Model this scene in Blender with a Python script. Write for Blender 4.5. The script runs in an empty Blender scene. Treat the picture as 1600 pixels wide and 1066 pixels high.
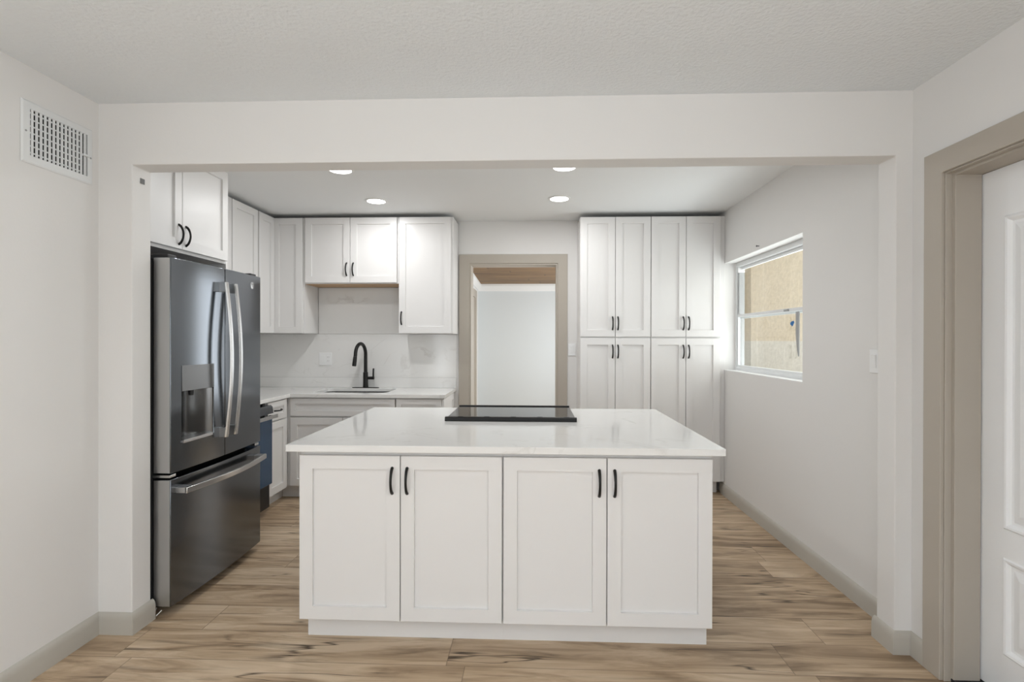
import bpy, bmesh, math, random
from mathutils import Matrix, Vector

# ------------------------------------------------------------------ camera, world, light
S = bpy.context.scene
C = S.collection
H = 1.3807
cam_d = bpy.data.cameras.new('camera')
cam_d.sensor_width = 36.0
cam_d.lens = 814.63 * 36.0 / 1600.0
cam_d.clip_start = 0.02
cam = bpy.data.objects.new('camera', cam_d)
C.objects.link(cam)
cam.matrix_world = (Matrix.Translation((0, 0, H)) @ Matrix.Rotation(0.0401, 4, 'Z')
                    @ Matrix.Rotation(math.pi / 2 - 0.0023, 4, 'X') @ Matrix.Rotation(0.0019, 4, 'Z'))
S.camera = cam

S.view_settings.view_transform = 'Standard'
S.view_settings.look = 'None'
S.view_settings.gamma = 1.0
S.view_settings.use_curve_mapping = False
S.view_settings.exposure = 0.38

W = bpy.data.worlds.new('sky')
S.world = W
W.use_nodes = True
bg = W.node_tree.nodes['Background']
bg.inputs['Color'].default_value = (0.93, 0.96, 1.0, 1)
bg.inputs['Strength'].default_value = 0.8


def area(name, loc, rot, sx, sy, power, color=(1, 1, 1), shape='RECTANGLE', spread=math.pi):
    l = bpy.data.lights.new(name, 'AREA')
    l.shape = shape
    l.size = sx
    l.size_y = sy
    l.energy = power
    l.color = color
    l.spread = spread
    o = bpy.data.objects.new(name, l)
    C.objects.link(o)
    o.location = loc
    o.rotation_euler = rot
    return o


DAY = (0.90, 0.955, 1.0)

# sun from over the house: it lights the neighbour's wall outside the window
sun_d = bpy.data.lights.new('sun', 'SUN')
sun_d.energy = 3.5
sun_d.angle = 0.02
sun_d.color = (1.0, 0.96, 0.90)
sun = bpy.data.objects.new('sun', sun_d)
C.objects.link(sun)
sun.rotation_euler = (0, math.radians(-25), 0)

# daylight entering through the living room windows (behind and right of the camera)
area('daylight_rear_window', (-0.35, -3.12, 1.35), (math.radians(90), 0, 0), 2.6, 1.7, 6, DAY)
area('daylight_side_window', (1.62, -1.5, 1.40), (0, math.radians(90), 0), 1.5, 1.6, 30, DAY)
area('left_fill', (-1.98, -1.35, 1.35), (0, math.radians(-90), 0), 1.5, 1.7, 22, DAY)  # added fill lamp on the left, lifting the right wall and door
# added upward fill behind the camera, brightening the near ceiling
area('ceiling_fill', (-0.25, -1.0, 1.75), (math.pi, 0, 0), 0.5, 0.5, 31, DAY, 'DISK')
# sky light and ground bounce at the kitchen window
area('daylight_kitchen_window', (2.40, 4.00, 1.65), (0, math.radians(90), 0), 1.3, 1.9, 19, DAY)
area('ground_bounce_kitchen_window', (2.25, 4.05, 0.95), (0, math.radians(125), 0), 0.8, 1.35, 11, DAY)
# daylight in the room behind the doorway
area('daylight_sunroom', (1.10, 6.4, 1.4), (0, math.radians(90), 0), 1.7, 2.0, 32, DAY)


# ------------------------------------------------------------------ materials
def new_mat(name):
    m = bpy.data.materials.new(name)
    m.use_nodes = True
    nt = m.node_tree
    return m, nt, nt.nodes['Principled BSDF']


def simple(name, col, rough=0.5, metal=0.0, spec=0.5, bump=0.0, bscale=200.0, bdist=0.002, coat=0.0, detail=2.0):
    m, nt, p = new_mat(name)
    p.inputs['Base Color'].default_value = (*col, 1)
    p.inputs['Roughness'].default_value = rough
    p.inputs['Metallic'].default_value = metal
    p.inputs['Specular IOR Level'].default_value = spec
    p.inputs['Coat Weight'].default_value = coat
    if bump > 0:
        g = nt.nodes.new('ShaderNodeNewGeometry')
        n = nt.nodes.new('ShaderNodeTexNoise')
        n.inputs['Scale'].default_value = bscale
        n.inputs['Detail'].default_value = detail
        b = nt.nodes.new('ShaderNodeBump')
        b.inputs['Strength'].default_value = bump
        b.inputs['Distance'].default_value = bdist
        nt.links.new(g.outputs['Position'], n.inputs['Vector'])
        nt.links.new(n.outputs['Fac'], b.inputs['Height'])
        nt.links.new(b.outputs['Normal'], p.inputs['Normal'])
    return m


def emis(name, col, st):
    m = bpy.data.materials.new(name)
    m.use_nodes = True
    nt = m.node_tree
    nt.nodes.clear()
    e = nt.nodes.new('ShaderNodeEmission')
    e.inputs['Color'].default_value = (*col, 1)
    e.inputs['Strength'].default_value = st
    o = nt.nodes.new('ShaderNodeOutputMaterial')
    nt.links.new(e.outputs[0], o.inputs[0])
    return m


WALL = simple('wall_paint', (0.81, 0.795, 0.775), 0.75, spec=0.25, bump=0.12, bscale=90, bdist=0.002)
CEIL = simple('ceiling_paint', (0.845, 0.875, 0.895), 0.9, spec=0.15, bump=0.55, bscale=68, bdist=0.008, detail=4)
KCEIL = simple('kitchen_ceiling_paint', (0.88, 0.89, 0.89), 0.85, spec=0.15, bump=0.08, bscale=60, bdist=0.002)
CAB = simple('cabinet_lacquer', (0.79, 0.775, 0.76), 0.32, spec=0.45)
TRIM = simple('greige_trim_paint', (0.47, 0.425, 0.365), 0.5, spec=0.35)
BASE = simple('baseboard_paint', (0.52, 0.49, 0.435), 0.5, spec=0.35)
DOORW = simple('white_door_paint', (0.91, 0.915, 0.92), 0.45, spec=0.4, bump=0.05, bscale=300, bdist=0.001)
WHITE = simple('white_plastic', (0.87, 0.87, 0.865), 0.4)
METALW = simple('white_enamel', (0.80, 0.81, 0.81), 0.4)
BLACKM = simple('black_metal', (0.007, 0.0065, 0.006), 0.36, spec=0.35)
BLACKP = simple('black_plastic', (0.012, 0.012, 0.013), 0.45)
DARKGAP = simple('dark_rubber', (0.01, 0.01, 0.01), 0.8)
DUCT_SHADE = simple('duct_shade_black', (0.015, 0.015, 0.015), 0.9)
ALU = simple('window_aluminium', (0.80, 0.81, 0.81), 0.4, metal=0.0)
ALUG = simple('grey_aluminium', (0.38, 0.385, 0.385), 0.4, metal=0.3)
WOODEDGE = simple('raw_plywood', (0.55, 0.36, 0.20), 0.6)
FILM = simple('blue_film', (0.020, 0.060, 0.125), 0.22, spec=0.6)
TAPE = simple('blue_tape', (0.02, 0.16, 0.42), 0.6)
SINKM = simple('sink_steel', (0.50, 0.50, 0.49), 0.25, metal=1.0)
GLASSTOP = simple('black_ceramic_glass', (0.012, 0.012, 0.013), 0.06, spec=0.6)
SEAMW = simple('trim_white', (0.83, 0.83, 0.82), 0.5)
SLOT = simple('outlet_slots', (0.30, 0.29, 0.28), 0.6)
LIT = emis('lamp_lens', (1.0, 0.985, 0.955), 9.0)
CAN = simple('lamp_ring', (0.85, 0.85, 0.84), 0.4)
MAT_DOOR = simple('black_rubble_mat', (0.018, 0.018, 0.02), 0.9, bump=1.0, bscale=160, bdist=0.01)


def steel(name, col, rough):
    m, nt, p = new_mat(name)
    p.inputs['Base Color'].default_value = (*col, 1)
    p.inputs['Metallic'].default_value = 1.0
    g = nt.nodes.new('ShaderNodeNewGeometry')
    mp = nt.nodes.new('ShaderNodeMapping')
    mp.inputs['Scale'].default_value = (6, 6, 900)
    n = nt.nodes.new('ShaderNodeTexNoise')
    n.inputs['Scale'].default_value = 1.0
    n.inputs['Detail'].default_value = 3
    r = nt.nodes.new('ShaderNodeMapRange')
    r.inputs['To Min'].default_value = rough - 0.05
    r.inputs['To Max'].default_value = rough + 0.06
    nt.links.new(g.outputs['Position'], mp.inputs['Vector'])
    nt.links.new(mp.outputs[0], n.inputs['Vector'])
    nt.links.new(n.outputs['Fac'], r.inputs['Value'])
    nt.links.new(r.outputs[0], p.inputs['Roughness'])
    b = nt.nodes.new('ShaderNodeBump')
    b.inputs['Strength'].default_value = 0.012
    b.inputs['Distance'].default_value = 0.001
    nt.links.new(n.outputs['Fac'], b.inputs['Height'])
    nt.links.new(b.outputs['Normal'], p.inputs['Normal'])
    return m


STEEL = steel('slate_stainless', (0.165, 0.177, 0.192), 0.17)
STEELH = simple('handle_stainless', (0.58, 0.58, 0.575), 0.24, metal=1.0)
STEELS = steel('side_stainless', (0.52, 0.52, 0.52), 0.32)


def quartz():
    m, nt, p = new_mat('white_quartz')
    p.inputs['Roughness'].default_value = 0.09
    p.inputs['Specular IOR Level'].default_value = 0.5
    g = nt.nodes.new('ShaderNodeNewGeometry')
    n1 = nt.nodes.new('ShaderNodeTexNoise')
    n1.inputs['Scale'].default_value = 2.2
    n1.inputs['Detail'].default_value = 6
    n1.inputs['Distortion'].default_value = 1.6
    nt.links.new(g.outputs['Position'], n1.inputs['Vector'])
    # veins where the noise crosses 0.5
    s = nt.nodes.new('ShaderNodeMath'); s.operation = 'SUBTRACT'; s.inputs[1].default_value = 0.5
    a = nt.nodes.new('ShaderNodeMath'); a.operation = 'ABSOLUTE'
    r = nt.nodes.new('ShaderNodeMapRange')
    r.inputs['From Min'].default_value = 0.0
    r.inputs['From Max'].default_value = 0.022
    r.inputs['To Min'].default_value = 1.0
    r.inputs['To Max'].default_value = 0.0
    n2 = nt.nodes.new('ShaderNodeTexNoise')
    n2.inputs['Scale'].default_value = 3.0
    nt.links.new(g.outputs['Position'], n2.inputs['Vector'])
    r2 = nt.nodes.new('ShaderNodeMapRange')
    r2.inputs['From Min'].default_value = 0.50
    r2.inputs['From Max'].default_value = 0.68
    mu = nt.nodes.new('ShaderNodeMath'); mu.operation = 'MULTIPLY'
    mu2 = nt.nodes.new('ShaderNodeMath'); mu2.operation = 'MULTIPLY'; mu2.inputs[1].default_value = 0.38
    nt.links.new(n1.outputs['Fac'], s.inputs[0])
    nt.links.new(s.outputs[0], a.inputs[0])
    nt.links.new(a.outputs[0], r.inputs['Value'])
    nt.links.new(n2.outputs['Fac'], r2.inputs['Value'])
    nt.links.new(r.outputs[0], mu.inputs[0])
    nt.links.new(r2.outputs[0], mu.inputs[1])
    nt.links.new(mu.outputs[0], mu2.inputs[0])
    mix = nt.nodes.new('ShaderNodeMixRGB')
    mix.inputs[1].default_value = (0.83, 0.82, 0.80, 1)
    mix.inputs[2].default_value = (0.50, 0.47, 0.43, 1)
    nt.links.new(mu2.outputs[0], mix.inputs[0])
    nt.links.new(mix.outputs[0], p.inputs['Base Color'])
    return m


QUARTZ = quartz()


def planks(name, width, length, off, c_dark, c_mid, c_light, rough, seam=0.004, streak=1.0, axis='X', bumpy=True):
    """Boards running along X (or Y), their width across the other axis."""
    m, nt, p = new_mat(name)
    N = nt.nodes.new
    L = nt.links.new

    def math_(op, a=None, b=None, c=None):
        n = N('ShaderNodeMath'); n.operation = op
        for i, vv in enumerate((a, b, c)):
            if vv is None:
                continue
            if isinstance(vv, (int, float)):
                n.inputs[i].default_value = vv
            else:
                L(vv, n.inputs[i])
        return n.outputs[0]

    g = N('ShaderNodeNewGeometry')
    sp = N('ShaderNodeSeparateXYZ')
    L(g.outputs['Position'], sp.inputs[0])
    along, across = (sp.outputs['X'], sp.outputs['Y']) if axis == 'X' else (sp.outputs['Y'], sp.outputs['X'])
    t = math_('DIVIDE', math_('SUBTRACT', across, off), width)
    row = math_('FLOOR', t)
    fr = math_('FRACT', t)
    wn = N('ShaderNodeTexWhiteNoise'); wn.noise_dimensions = '1D'
    L(row, wn.inputs['W'])
    sh = math_('ADD', math_('DIVIDE', along, length), math_('MULTIPLY', wn.outputs['Value'], 7.3))
    colm = math_('FLOOR', sh)
    fc = math_('FRACT', sh)
    pid = math_('ADD', math_('MULTIPLY', row, 17.13), math_('MULTIPLY', colm, 3.71))
    wn2 = N('ShaderNodeTexWhiteNoise'); wn2.noise_dimensions = '1D'
    L(pid, wn2.inputs['W'])
    rnd = wn2.outputs['Value']
    # grain coordinates: shifted for every board
    cv = N('ShaderNodeCombineXYZ')
    L(math_('ADD', math_('MULTIPLY', along, 1.6), math_('MULTIPLY', rnd, 31.0)), cv.inputs[0])
    L(math_('MULTIPLY', across, 13.0), cv.inputs[1])
    L(math_('MULTIPLY', rnd, 11.0), cv.inputs[2])
    n1 = N('ShaderNodeTexNoise')
    n1.inputs['Scale'].default_value = 1.0
    n1.inputs['Detail'].default_value = 7
    n1.inputs['Roughness'].default_value = 0.62
    n1.inputs['Distortion'].default_value = 0.9
    L(cv.outputs[0], n1.inputs['Vector'])
    cv2 = N('ShaderNodeCombineXYZ')
    L(math_('ADD', math_('MULTIPLY', along, 1.1), math_('MULTIPLY', rnd, 57.0)), cv2.inputs[0])
    L(math_('MULTIPLY', across, 11.0), cv2.inputs[1])
    L(math_('MULTIPLY', rnd, 5.0), cv2.inputs[2])
    n2 = N('ShaderNodeTexNoise')
    n2.inputs['Scale'].default_value = 1.3
    n2.inputs['Detail'].default_value = 5
    n2.inputs['Distortion'].default_value = 0.7
    L(cv2.outputs[0], n2.inputs['Vector'])
    ramp = N('ShaderNodeValToRGB')
    cr = ramp.color_ramp
    cr.elements[0].position = 0.33; cr.elements[0].color = (*c_dark, 1)
    cr.elements[1].position = 0.66; cr.elements[1].color = (*c_light, 1)
    e = cr.elements.new(0.5); e.color = (*c_mid, 1)
    val = math_('ADD', n1.outputs['Fac'], math_('MULTIPLY', math_('SUBTRACT', rnd, 0.5), 0.13))
    L(val, ramp.inputs[0])
    # dark streaks
    st = N('ShaderNodeMapRange')
    st.inputs['From Min'].default_value = 0.60
    st.inputs['From Max'].default_value = 0.74
    st.inputs['To Max'].default_value = 0.62 * streak
    L(n2.outputs['Fac'], st.inputs['Value'])
    mix = N('ShaderNodeMixRGB')
    mix.inputs[2].default_value = (c_dark[0] * 0.42, c_dark[1] * 0.40, c_dark[2] * 0.38, 1)
    L(st.outputs[0], mix.inputs[0])
    L(ramp.outputs[0], mix.inputs[1])
    # thin dark cracks that follow the grain
    cv3 = N('ShaderNodeCombineXYZ')
    L(math_('ADD', math_('MULTIPLY', along, 0.8), math_('MULTIPLY', rnd, 91.0)), cv3.inputs[0])
    L(math_('MULTIPLY', across, 9.0), cv3.inputs[1])
    L(math_('MULTIPLY', rnd, 23.0), cv3.inputs[2])
    n3 = N('ShaderNodeTexNoise')
    n3.inputs['Scale'].default_value = 1.0
    n3.inputs['Detail'].default_value = 3
    n3.inputs['Distortion'].default_value = 0.15
    L(cv3.outputs[0], n3.inputs['Vector'])
    band = N('ShaderNodeMapRange')
    band.inputs['From Min'].default_value = 0.0
    band.inputs['From Max'].default_value = 0.014
    band.inputs['To Min'].default_value = 1.0
    band.inputs['To Max'].default_value = 0.0
    L(math_('ABSOLUTE', math_('SUBTRACT', n3.outputs['Fac'], 0.56)), band.inputs['Value'])
    n4 = N('ShaderNodeTexNoise')
    n4.inputs['Scale'].default_value = 1.7
    n4.inputs['Detail'].default_value = 1
    L(g.outputs['Position'], n4.inputs['Vector'])
    gate = N('ShaderNodeMapRange')
    gate.inputs['From Min'].default_value = 0.47
    gate.inputs['From Max'].default_value = 0.58
    L(n4.outputs['Fac'], gate.inputs['Value'])
    crk = math_('MULTIPLY', math_('MULTIPLY', band.outputs[0], gate.outputs[0]), 0.85 * streak)
    mixc = N('ShaderNodeMixRGB')
    mixc.inputs[2].default_value = (c_dark[0] * 0.30, c_dark[1] * 0.28, c_dark[2] * 0.26, 1)
    L(crk, mixc.inputs[0])
    L(mix.outputs[0], mixc.inputs[1])
    # seams
    e1 = math_('LESS_THAN', math_('MULTIPLY', math_('MINIMUM', fr, math_('SUBTRACT', 1.0, fr)), width), seam / 2)
    e2 = math_('LESS_THAN', math_('MULTIPLY', math_('MINIMUM', fc, math_('SUBTRACT', 1.0, fc)), length), seam / 2)
    ed = math_('MAXIMUM', e1, e2)
    mx2 = N('ShaderNodeMixRGB')
    mx2.inputs[2].default_value = (c_dark[0] * 0.5, c_dark[1] * 0.5, c_dark[2] * 0.5, 1)
    L(math_('MULTIPLY', ed, 0.55), mx2.inputs[0])
    L(mixc.outputs[0], mx2.inputs[1])
    L(mx2.outputs[0], p.inputs['Base Color'])
    p.inputs['Roughness'].default_value = rough
    p.inputs['Specular IOR Level'].default_value = 0.4
    if bumpy:
        b = N('ShaderNodeBump')
        b.inputs['Strength'].default_value = 0.10
        b.inputs['Distance'].default_value = 0.002
        L(math_('SUBTRACT', n1.outputs['Fac'], math_('MULTIPLY', ed, 1.0)), b.inputs['Height'])
        L(b.outputs['Normal'], p.inputs['Normal'])
    return m


FLOOR = planks('vinyl_plank', 0.225, 1.45, 2.19, (0.27, 0.183, 0.112), (0.51, 0.37, 0.24), (0.67, 0.525, 0.37), 0.38, streak=1.25)
CEDAR = planks('cedar_boards', 0.14, 3.0, 0.05, (0.13, 0.065, 0.022), (0.21, 0.115, 0.042), (0.30, 0.175, 0.07), 0.5, seam=0.022, streak=0.5)


def stucco():
    m, nt, p = new_mat('exterior_stucco')
    g = nt.nodes.new('ShaderNodeNewGeometry')
    sp = nt.nodes.new('ShaderNodeSeparateXYZ')
    nt.links.new(g.outputs['Position'], sp.inputs[0])
    n = nt.nodes.new('ShaderNodeTexNoise')
    n.inputs['Scale'].default_value = 26
    n.inputs['Detail'].default_value = 6
    nt.links.new(g.outputs['Position'], n.inputs['Vector'])
    lt = nt.nodes.new('ShaderNodeMath'); lt.operation = 'LESS_THAN'; lt.inputs[1].default_value = 1.372
    nt.links.new(sp.outputs['Z'], lt.inputs[0])
    c = nt.nodes.new('ShaderNodeMixRGB')
    c.inputs[1].default_value = (0.66, 0.575, 0.44, 1)
    c.inputs[2].default_value = (0.66, 0.64, 0.585, 1)
    nt.links.new(lt.outputs[0], c.inputs[0])
    mm = nt.nodes.new('ShaderNodeMixRGB'); mm.blend_type = 'MULTIPLY'
    r = nt.nodes.new('ShaderNodeMapRange')
    r.inputs['From Min'].default_value = 0.3; r.inputs['From Max'].default_value = 0.7
    r.inputs['To Min'].default_value = 0.86; r.inputs['To Max'].default_value = 1.05
    nt.links.new(n.outputs['Fac'], r.inputs['Value'])
    mm.inputs[0].default_value = 1.0
    nt.links.new(c.outputs[0], mm.inputs[1])
    nt.links.new(r.outputs[0], mm.inputs[2])
    nt.links.new(mm.outputs[0], p.inputs['Base Color'])
    p.inputs['Roughness'].default_value = 0.95
    b = nt.nodes.new('ShaderNodeBump')
    b.inputs['Strength'].default_value = 0.6
    b.inputs['Distance'].default_value = 0.01
    nt.links.new(n.outputs['Fac'], b.inputs['Height'])
    nt.links.new(b.outputs['Normal'], p.inputs['Normal'])
    return m


STUCCO = stucco()


def glass():
    m = bpy.data.materials.new('window_glass')
    m.use_nodes = True
    nt = m.node_tree
    nt.nodes.clear()
    t = nt.nodes.new('ShaderNodeBsdfTransparent')
    t.inputs['Color'].default_value = (0.95, 0.965, 0.96, 1)
    g = nt.nodes.new('ShaderNodeBsdfGlossy')
    g.inputs['Roughness'].default_value = 0.02
    lw = nt.nodes.new('ShaderNodeLayerWeight')
    lw.inputs['Blend'].default_value = 0.5
    pw = nt.nodes.new('ShaderNodeMath'); pw.operation = 'POWER'; pw.inputs[1].default_value = 5.0
    f = nt.nodes.new('ShaderNodeMath'); f.operation = 'MULTIPLY_ADD'
    f.inputs[1].default_value = 0.93; f.inputs[2].default_value = 0.04
    nt.links.new(lw.outputs['Facing'], pw.inputs[0])
    nt.links.new(pw.outputs[0], f.inputs[0])
    mx = nt.nodes.new('ShaderNodeMixShader')
    o = nt.nodes.new('ShaderNodeOutputMaterial')
    nt.links.new(f.outputs[0], mx.inputs[0])
    nt.links.new(t.outputs[0], mx.inputs[1])
    nt.links.new(g.outputs[0], mx.inputs[2])
    nt.links.new(mx.outputs[0], o.inputs[0])
    return m


GLASS = glass()

# ------------------------------------------------------------------ mesh helpers
I4 = Matrix.Identity(4)


def frame(o, u, v):
    """local (u, v, w) -> world; w = u x v points out of the face."""
    u = Vector(u); v = Vector(v); w = u.cross(v)
    m = Matrix((u, v, w)).transposed().to_4x4()
    m.translation = Vector(o)
    return m


def facing_y(y):            # a face turned to the viewer (-Y): u = X, v = Z
    return frame((0, y, 0), (1, 0, 0), (0, 0, 1))


def facing_right(x):        # a face turned to +X: u = Y, v = Z
    return frame((x, 0, 0), (0, 1, 0), (0, 0, 1))


def facing_left(x):         # a face turned to -X: u = -Y, v = Z
    return frame((x, 0, 0), (0, -1, 0), (0, 0, 1))


class MB:
    def __init__(self, M=I4):
        self.bm = bmesh.new()
        self.M = M

    def v(self, p):
        return self.bm.verts.new(self.M @ Vector(p))

    def face(self, pts):
        return self.bm.faces.new([self.v(p) for p in pts])

    def box(self, a, b):
        x0, y0, z0 = [min(p, q) for p, q in zip(a, b)]
        x1, y1, z1 = [max(p, q) for p, q in zip(a, b)]
        vs = [self.v(p) for p in ((x0, y0, z0), (x1, y0, z0), (x1, y1, z0), (x0, y1, z0),
                                  (x0, y0, z1), (x1, y0, z1), (x1, y1, z1), (x0, y1, z1))]
        for f in ((0, 3, 2, 1), (4, 5, 6, 7), (0, 1, 5, 4), (1, 2, 6, 5), (2, 3, 7, 6), (3, 0, 4, 7)):
            self.bm.faces.new([vs[i] for i in f])
        return self

    def rings(self, rings, cap0=True, cap1=True, closed=True):
        R = [[self.v(p) for p in r] for r in rings]
        n = len(R[0])
        for a, b in zip(R, R[1:]):
            for i in range(n if closed else n - 1):
                j = (i + 1) % n
                self.bm.faces.new((a[i], a[j], b[j], b[i]))
        if cap0:
            self.bm.faces.new(list(reversed(R[0])))
        if cap1:
            self.bm.faces.new(R[-1])
        return self

    def prism(self, poly, a, b):
        """polygon in (u, v), from w=a to w=b"""
        return self.rings([[(p[0], p[1], a) for p in poly], [(p[0], p[1], b) for p in poly]])

    def tube(self, pts, rad, n=12, flat=None):
        pts = [Vector(p) for p in pts]
        rs = rad if isinstance(rad, (list, tuple)) else [rad] * len(pts)
        rings = []
        ref = None
        for i, p in enumerate(pts):
            d = (pts[min(i + 1, len(pts) - 1)] - pts[max(i - 1, 0)]).normalized()
            if ref is None:
                ref = Vector((1, 0, 0)) if abs(d.x) < 0.9 else Vector((0, 1, 0))
            s = d.cross(ref).normalized()
            ref = s.cross(d).normalized()
            k = flat or 1.0
            rings.append([p + rs[i] * (math.cos(t) * ref * k + math.sin(t) * s)
                          for t in [2 * math.pi * j / n for j in range(n)]])
        return self.rings(rings)

    def lathe(self, prof, c, n=24):
        """profile (r, w) around the local w axis through c=(u, v)"""
        rings = [[(c[0] + r * math.cos(2 * math.pi * j / n), c[1] + r * math.sin(2 * math.pi * j / n), w)
                  for j in range(n)] for r, w in prof]
        return self.rings(rings)

    def build(self, name, mat, parent=None, bevel=0.0, smooth=False, segs=2):
        bmesh.ops.remove_doubles(self.bm, verts=self.bm.verts, dist=1e-6)
        bmesh.ops.recalc_face_normals(self.bm, faces=self.bm.faces)
        if parent is not None:
            org = parent.get('_o') if parent.type == 'MESH' else None
            off = Vector(org) if org is not None else parent.location
            bmesh.ops.translate(self.bm, verts=self.bm.verts, vec=-Vector(off))
        me = bpy.data.meshes.new(name)
        self.bm.to_mesh(me)
        self.bm.free()
        me.materials.append(mat)
        if smooth:
            for pl in me.polygons:
                pl.use_smooth = True
            me.set_sharp_from_angle(angle=math.radians(35))
        o = bpy.data.objects.new(name, me)
        C.objects.link(o)
        if parent is not None:
            o.parent = parent
            o['_o'] = list(off)
        if bevel > 0:
            bv = o.modifiers.new('edges', 'BEVEL')
            bv.width = bevel
            bv.segments = segs
            bv.limit_method = 'ANGLE'
            bv.angle_limit = math.radians(40)
        return o


def tag(o, label=None, cat=None, group=None, kind=None):
    if label: o['label'] = label
    if cat: o['category'] = cat
    if group: o['group'] = group
    if kind: o['kind'] = kind
    return o


def thing(name, label, cat, loc, group=None):
    o = bpy.data.objects.new(name, None)
    o.empty_display_size = 0.1
    C.objects.link(o)
    o.location = loc
    return tag(o, label, cat, group)


def struct(name, mb, mat, label=None, bevel=0.0, parent=None, smooth=False):
    o = mb.build(name, mat, parent, bevel, smooth)
    if parent is None:
        o['kind'] = 'structure'
        if label:
            o['label'] = label
            o['category'] = name.split('_')[0]
    return o


def sroot(name, loc, label):
    o = bpy.data.objects.new(name, None)
    o.empty_display_size = 0.1
    C.objects.link(o)
    o.location = loc
    o['kind'] = 'structure'
    o['label'] = label
    o['category'] = name.split('_')[0]
    return o


# ------------------------------------------------------------------ dimensions
XLW, XRW = -2.037, 1.67            # living room side walls
YP, YPB = 2.3666, 2.486            # dividing wall, front and back
XPL, XPR = -1.8743, 1.5982         # its opening
ZB = 2.1961                        # underside of the beam
ZC, ZK = 2.4828, 2.528             # ceilings
XKL, XKR = -2.715, 1.7084          # kitchen side walls
YB = 5.0303                        # kitchen back wall
YR = -3.2                          # living room rear wall
ZT = 2.75

# ------------------------------------------------------------------ shell
struct('floor', MB().box((-3.2, YR - 0.2, -0.12), (2.1, 8.2, 0.0)), FLOOR, 'tan wood plank floor running through the rooms')
struct('ceiling', MB().box((XLW - 0.15, YR - 0.15, ZC), (XRW + 0.2, YP + 0.03, ZT)), CEIL, 'textured white ceiling of the near room')
struct('ceiling', MB().box((XKL - 0.15, YPB - 0.03, ZK), (XKR + 0.2, YB + 0.03, ZT)), KCEIL, 'white kitchen ceiling with recessed lights')
mb = MB()
mb.box((XLW - 0.15, -0.5, 0), (XLW, YP + 0.01, ZT)).box((XLW - 0.15, YR - 0.15, 0), (XLW, -2.2, ZT))
mb.box((XLW - 0.15, -2.2, 0), (XLW, -0.5, 0.6)).box((XLW - 0.15, -2.2, 2.1), (XLW, -0.5, ZT))
struct('wall_left', mb, WALL, 'pale left wall of the near room with the air grille')

# wall between near room and kitchen: two stubs and a beam, one mesh
mb = MB(facing_y(YP))
poly = [(XKL - 0.15, 0.0), (XPL, 0.0), (XPL, ZB), (XPR, ZB), (XPR, 0.0), (XKR + 0.2, 0.0), (XKR + 0.2, ZT), (XKL - 0.15, ZT)]
mb.prism(poly, -(YPB - YP), 0.0)
struct('wall_divider', mb, WALL, 'pale dividing wall with wide opening into the kitchen', bevel=0.004)

struct('wall_kitchen_left', MB().box((XKL - 0.15, YPB, 0), (XKL, YB + 0.15, ZT)), WALL, 'left kitchen wall behind the cabinets')

# back wall with doorway
DX0, DX1, DZ = -0.6125, 0.2375, 2.1163
mb = MB(facing_y(YB))
mb.prism([(XKL - 0.15, 0.0), (DX0, 0.0), (DX0, DZ), (DX1, DZ), (DX1, 0.0), (XKR + 0.2, 0.0), (XKR + 0.2, ZT), (XKL - 0.15, ZT)], -0.15, 0.0)
struct('wall_back', mb, WALL, 'pale kitchen back wall around the doorway')

# kitchen right wall with window opening
WY0, WY1, WZ0, WZ1 = 3.378, 4.735, 1.113, 2.066
mb = MB()
mb.box((XKR, YPB, 0), (XKR + 0.162, WY0, ZT))
mb.box((XKR, WY1, 0), (XKR + 0.162, YB + 0.15, ZT))
mb.box((XKR, WY0, 0), (XKR + 0.162, WY1, WZ0))
mb.box((XKR, WY0, WZ1), (XKR + 0.162, WY1, ZT))
struct('wall_kitchen_right', mb, WALL, 'pale right kitchen wall with the recessed window')

# near room right wall with the door opening and a side window further back
RY0, RY1, RZ = 1.262, 2.183, 2.062
mb = MB()
mb.box((XRW, RY1, 0), (XRW + 0.2, YP + 0.01, ZT))
mb.box((XRW, RY0, RZ), (XRW + 0.2, RY1, ZT))
mb.box((XRW, -0.7, 0), (XRW + 0.2, RY0, ZT))
mb.box((XRW, -2.3, 0), (XRW + 0.2, -0.7, 0.6))
mb.box((XRW, -2.3, 2.15), (XRW + 0.2, -0.7, ZT))
mb.box((XRW, YR - 0.15, 0), (XRW + 0.2, -2.3, ZT))
struct('wall_right', mb, WALL, 'pale right wall of the near room beside the white door')

# rear wall with the big window opening
mb = MB()
mb.box((XLW, YR - 0.15, 0), (-1.7, YR, ZT))
mb.box((1.0, YR - 0.15, 0), (XRW, YR, ZT))
mb.box((-1.7, YR - 0.15, 0), (1.0, YR, 0.45))
mb.box((-1.7, YR - 0.15, 2.25), (1.0, YR, ZT))
struct('wall_rear', mb, WALL, 'rear wall of the near room with a wide window')


# ------------------------------------------------------------------ baseboards
def baseboard(mb, M, u0, u1, m0=0, m1=0, h=0.10, t=0.016):
    """profile swept along u on the face frame M; m0/m1 = +1 outside mitre, -1 inside mitre, 0 square"""
    prof = [(0.0, 0.0), (t, 0.0), (t, h * 0.68), (t * 0.85, h * 0.84), (t * 0.45, h * 0.96), (0.0, h)]
    mb.M = M
    mb.rings([[(u0 - m0 * w, v, w) for w, v in prof], [(u1 + m1 * w, v, w) for w, v in prof]])


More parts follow.
